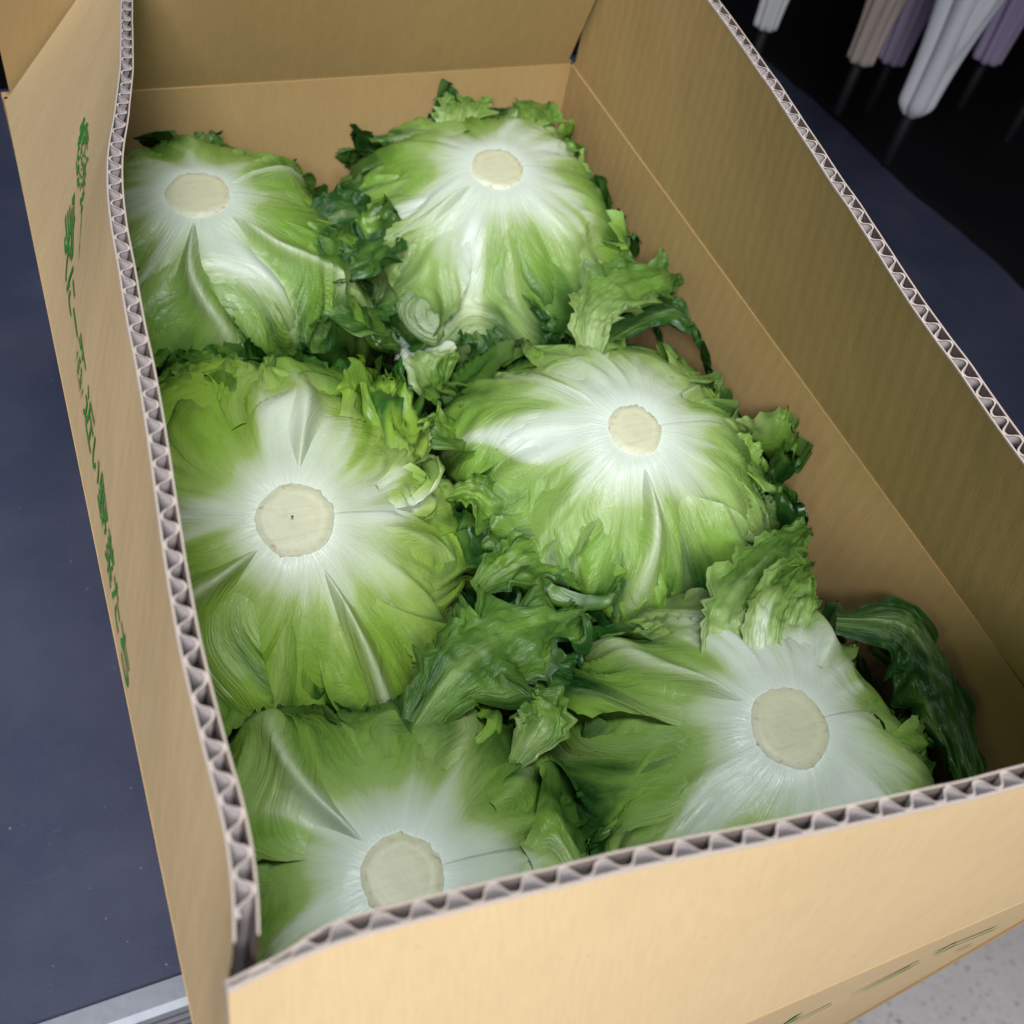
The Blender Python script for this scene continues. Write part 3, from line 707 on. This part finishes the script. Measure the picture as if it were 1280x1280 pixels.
C = make_head(370, 648, -.008, .085, .084, (.04, -.36), 'yellow green lettuce with a small dark speck on its cut stem', 37, [
    (240, 735, .72, 1.4, 1.9, dict(rib=1.5, white=0.19)), (225, 610, .7, 1.2, .8, dict(white=0.27)), (260, 490, .6, 1.05, 1.3, dict(lift=.008, white=0.21)), (385, 430, .72, 1.4, 1.0, dict(rib=1.7, white=0.15, fold=.7)),
    (500, 530, .5, 1.0, 1.6, dict(lift=.006, white=0.19)), (600, 640, .62, 1.1, 1.1, dict(white=0.33, rib=.7)), (560, 760, .65, 1.2, 1.8, dict(white=0.27)), (470, 790, .45, 1.35, 2.4, dict(rib=1.7, white=0.17)), (350, 850, .6, 1.45, 1.3, dict(white=0.17))], .0147, M_LEAF_Y, white=0.170, ecc=.09)
D = make_head(795, 535, -.008, .081, .084, (-.03, -.18), 'lettuce with a wide white heart and a holed leaf touching the plain side flap', 41, [
    (600, 560, .75, 1.35, 1.2, dict(white=0.28, twist=.25)), (620, 430, .7, 1.3, 1.6, dict(rib=1.5)), (730, 390, .55, 1.1, 1.9, dict(white=0.20)), (860, 430, .6, 1.2, .9, dict(white=0.29)),
    (960, 490, .55, 1.15, 1.4, dict(white=0.32)), (985, 600, .6, 1.2, 1.0, dict(white=0.33)), (870, 720, .7, 1.4, 1.7, dict(rib=1.3, white=0.27)), (740, 740, .6, 1.35, 1.1, dict(white=0.22)), (640, 680, .6, 1.3, .7), (975, 490, .33, .95, 2.4, dict(lift=.030, white=.42, frill=1.6, tooth=1.6)), (990, 580, .30, .95, 2.2, dict(lift=.022, white=.36, frill=1.6, tooth=1.6))], .0122, M_LEAF, white=0.215)
E_ = make_head(505, 1095, -.010, .078, .084, (.02, -.14), 'lettuce half hidden in the corner behind the unprinted front flap', 53, [
    (345, 945, .6, 1.3, 1.9, dict(rib=1.7, white=0.19)), (315, 1070, .7, 1.25, .9, dict(white=0.24)), (470, 880, .75, 1.35, 1.2, dict(white=0.27)), (590, 890, .7, 1.3, 1.7, dict(white=0.29, rib=.7)), (700, 950, .5, 1.1, 2.0, dict(lift=.006, white=0.27)),
    (770, 1060, .7, 1.25, 1.1, dict(white=0.32)), (560, 1250, .8, 1.2, .8), (400, 1220, .7, 1.2, .7)], .0132, M_LEAF, white=0.200)
F_ = make_head(990, 907, -.006, .079, .088, (.0, -.08), 'round tightly wrapped lettuce with bluish white heart beside a dark drooping leaf', 67, [
    (800, 790, .7, 1.35, 1.7, dict(rib=1.7)), (750, 900, .75, 1.3, 1.0, dict(white=0.25)), (830, 1020, .7, 1.3, 1.4, dict(white=0.27)), (950, 770, .5, 1.15, 1.3, dict(white=0.19)), (1075, 770, .6, 1.25, 1.9, dict(rib=.8, white=0.32)),
    (1170, 880, .6, 1.2, 1.2, dict(white=0.24)), (1170, 990, .7, 1.2, .9, dict(white=0.32)), (1045, 1050, .7, 1.2, 1.5, dict(white=0.33)), (920, 1060, .6, 1.2, .8, dict(white=0.29))], .0150, M_LEAF, white=0.220)
# dark speck on the cut stem of the yellow green head
sp = C.M @ np.array([-.0015, .0005, .0016]) + C.stem
a = np.linspace(0, 2 * np.pi, 8, endpoint=False)
raw_mesh('speck', np.concatenate([[sp + [0, 0, .0004]], sp + np.stack([.0005 * np.cos(a), .0005 * np.sin(a), 0 * a], -1)]), [(0, 1 + i, 1 + (i + 1) % 8) for i in range(8)], M_BLACK, C.root)

# loose leaf tips; pixel spine points are put at the height (z) at which the leaf lies on its neighbours
def loose(hd, spec, width, seed, **k):
    return free_leaf(hd, [onz(x, y, z) - np.array([0, 0, .012 if i == 0 else .0]) for i, (x, y, z) in enumerate(spec)], width, seed, **k)
loose(E_, [(500, 920, -.020), (570, 840, -.020), (640, 790, -.024), (735, 760, -.034)], .027, 101, dark=.62, ruf=1.5, cup=-.15)
loose(E_, [(560, 880, -.030), (640, 840, -.034), (730, 850, -.046)], .020, 102, dark=.85)
loose(E_, [(650, 940, -.020), (680, 900, -.022), (660, 870, -.026)], .014, 103, dark=.35, white=.3)
loose(C, [(600, 720, -.036), (660, 700, -.040), (740, 690, -.050)], .020, 104, dark=.7)
loose(C, [(560, 600, -.030), (600, 620, -.034), (640, 680, -.050)], .013, 105, dark=.55)
loose(C, [(500, 510, -.026), (545, 540, -.03), (590, 545, -.045)], .018, 106, dark=.6)
loose(C, [(320, 540, -.018), (270, 490, -.020), (215, 490, -.030)], .022, 107, dark=.55, white=.3)
loose(C, [(330, 520, -.020), (280, 470, -.022), (235, 440, -.030)], .015, 108, dark=.65)
loose(C, [(300, 580, -.020), (250, 560, -.026), (205, 545, -.036)], .016, 109, dark=.45)
loose(A, [(400, 330, -.02), (450, 330, -.022), (495, 295, -.03)], .016, 110, dark=.9)
loose(A, [(380, 260, -.014), (440, 270, -.022), (480, 330, -.05)], .024, 111, dark=.95)
loose(A, [(360, 370, -.030), (430, 390, -.036), (470, 380, -.05)], .022, 112, dark=.85)
loose(A, [(270, 190, -.014), (230, 165, -.024), (165, 150, -.045)], .020, 113, dark=.8)
loose(B, [(520, 420, -.055), (535, 450, -.05), (555, 500, -.07)], .018, 115, dark=.3, white=.9, lobes=.4)
loose(B, [(580, 380, -.04), (600, 430, -.05), (575, 470, -.07)], .017, 116, dark=.9)
loose(B, [(560, 180, -.012), (575, 140, -.010), (585, 112, -.02)], .019, 117, dark=.35, white=.5)
loose(B, [(660, 180, -.012), (665, 145, -.014), (670, 118, -.024)], .016, 118, dark=.45)
loose(B, [(500, 200, -.03), (460, 180, -.04), (425, 185, -.055)], .020, 119, dark=.85)
loose(B, [(690, 185, -.018), (720, 180, -.024), (745, 190, -.04)], .012, 120, dark=.5)
loose(B, [(760, 270, -.02), (810, 285, -.035), (850, 300, -.06)], .018, 121, dark=.85)
loose(D, [(740, 440, -.012), (745, 390, -.012), (800, 355, -.016), (885, 335, -.030)], .022, 122, dark=.55, white=.4)
loose(D, [(750, 415, -.018), (830, 392, -.026), (895, 415, -.036), (940, 465, -.05)], .017, 123, dark=.9)
loose(D, [(700, 690, -.04), (680, 740, -.05), (690, 780, -.06)], .022, 126, dark=.85)
loose(F_, [(915, 830, -.012), (905, 765, -.014), (960, 695, -.026), (1020, 655, -.040)], .013, 127, dark=.6, base=.7, white=.4)
loose(F_, [(965, 840, -.010), (955, 775, -.012), (985, 722, -.02), (1015, 700, -.04)], .010, 128, dark=.5, lobes=.5, white=.6, base=.8)
loose(F_, [(985, 800, -.018), (1000, 750, -.022), (1010, 720, -.035)], .008, 129, dark=.4, lobes=.4, base=.8, white=.4)
loose(F_, [(1060, 755, -.018), (1140, 785, -.022), (1195, 860, -.030), (1220, 980, -.040)], .024, 130, dark=.85, lobes=.4, up=(-.5, 0, 1), cup=-.2)
loose(F_, [(1120, 790, -.04), (1190, 850, -.045), (1240, 970, -.050)], .030, 131, dark=.95, lobes=.6, up=(-.3, 0, 1))
loose(F_, [(790, 800, -.045), (750, 830, -.06), (730, 870, -.08)], .020, 132, dark=.9)
loose(D, [(860, 300, -.06), (880, 350, -.06), (910, 420, -.07)], .018, 133, dark=.95)
loose(F_, [(1000, 690, -.06), (1030, 700, -.07), (1040, 740, -.09)], .020, 134, dark=1.0)

# ------------------------------------------------------------------ umbrellas hanging from a rack, black sheet for the shade below
rk = root('umbrella_rack', (1.0, .7, ZB), 'black umbrella rack with an overhead rail at the end of the counter', 'rack')
boxm('light_block_panel', (.84, .28, ZB), (1.75, .295, .42), M_SHADE_BLACK, rk, .003)  # unseen panel, added to keep the front light off the counter
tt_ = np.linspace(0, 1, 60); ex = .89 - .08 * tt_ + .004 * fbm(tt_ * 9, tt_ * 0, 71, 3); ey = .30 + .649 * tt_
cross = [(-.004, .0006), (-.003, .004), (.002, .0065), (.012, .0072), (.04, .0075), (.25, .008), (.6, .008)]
grid_mesh('dark_shade_sheet', np.stack([np.stack([ex + dx, ey, ZB + dz + (.0015 * fbm(tt_ * 11 + dx * 30, tt_ * 0 + dx * 25, 72, 2) if dz > .004 else 0 * tt_)], -1) for dx, dz in cross], 1), M_SHADE_BLACK, rk)  # black sheet laid where the counter only lies in shade
for (x, y) in ((1.65, .36), (1.65, .74), (.90, .32)): tube('post', [(x, y, ZB), (x, y, .42)], .014, M_BLACK, rk)
boxm('rack_shade_shelf', (.42, -.05, .42), (1.75, .78, .44), M_BLACK, rk, .003)  # unseen shelf, extended forward and sideways to shade the counter
RAILZ = .385
for y in (.52, .60, .68, .76):
    tube('rail', [(.62, y, RAILZ), (1.55, y, RAILZ)], .006, M_BLACK, rk)
    for x in (.64, 1.54): tube('hanger', [(x, y, RAILZ), (x, y, .42)], .004, M_BLACK, rk)
def umbrella(px, py, z, R, col, label, seed, fer=.05, nplt=7, dome=False):
    P0 = onz(px, py, z); m = vinyl('umbrella_vinyl', col)
    rt = root('umbrella', (P0[0], P0[1], z - fer), label, 'umbrella', 'folded umbrellas hanging from the rack')
    zs = np.concatenate([np.linspace(0, .03, 8), np.linspace(.04, .40, 24)]); a = np.linspace(0, 2 * np.pi, 96, endpoint=False)
    Z, AA = np.meshgrid(zs, a, indexing='ij')
    r = R * (.42 + .58 * sm(0, .22, Z)) * (sm(-.012, .012, Z) if dome else np.where(Z > .001, 1.0, .15))
    r = r * (1 - .35 * sm(.30, .40, Z))
    tw = AA + 2.2 * Z + seed
    pl = np.abs(np.sin(nplt * tw / 2 + .6 * noise(Z * 9, np.cos(AA) * 2, seed)))
    r = r * (.64 + .36 * pl ** .8 + .05 * noise(Z * 14, np.cos(AA) * 3 + 5, seed + 1))
    P = np.stack([P0[0] + r * np.cos(AA), P0[1] + r * np.sin(AA), z + Z], -1)
    grid_mesh('canopy', P, m, rt, closed=True)
    tube('ferrule', [(P0[0], P0[1], z - fer), (P0[0], P0[1], z - fer + .004), (P0[0], P0[1], z + .01)], [.0035, .0048, .0052], M_FERRULE, rt)
    tube('shaft', [(P0[0], P0[1], z), (P0[0], P0[1], RAILZ - .06)], .004, M_ALU, rt)
    hk = [(P0[0], P0[1], RAILZ - .08)]
    ry = min((.52, .60, .68, .76), key=lambda q: abs(q - P0[1] - .02)); cx = P0[1] + (.02 if ry >= P0[1] else -.02)
    hk += [(P0[0], P0[1], RAILZ - .02)]
    for t in np.linspace(0, math.pi, 9):
        hk.append((P0[0], ry + (P0[1] - ry) * math.cos(t), RAILZ - .01 + .022 * math.sin(t)))
    hk.append((P0[0], 2 * ry - P0[1], RAILZ - .035))
    tube('handle', hk, .006, M_FERRULE, rt)
umbrella(955, 38, -.11, .027, (.80, .82, .86), 'grey white folded umbrella hanging apart from the others', 3)
umbrella(1073, 80, -.12, .031, (.58, .50, .46), 'smoky grey folded umbrella with a brownish tip', 5)
umbrella(1112, 80, -.13, .032, (.66, .56, .80), 'mauve folded umbrella between the smoky grey and the white one', 7)
umbrella(1138, 142, -.11, .036, (.86, .89, .98), 'large milky white folded umbrella hanging lowest', 9, dome=True, nplt=5)
umbrella(1230, 78, -.13, .035, (.54, .46, .70), 'dark purple pleated folded umbrella beside the milky white one', 12)
umbrella(1292, 118, -.12, .026, (.7, .7, .75), 'light grey folded umbrella at the end of the rail', 14)
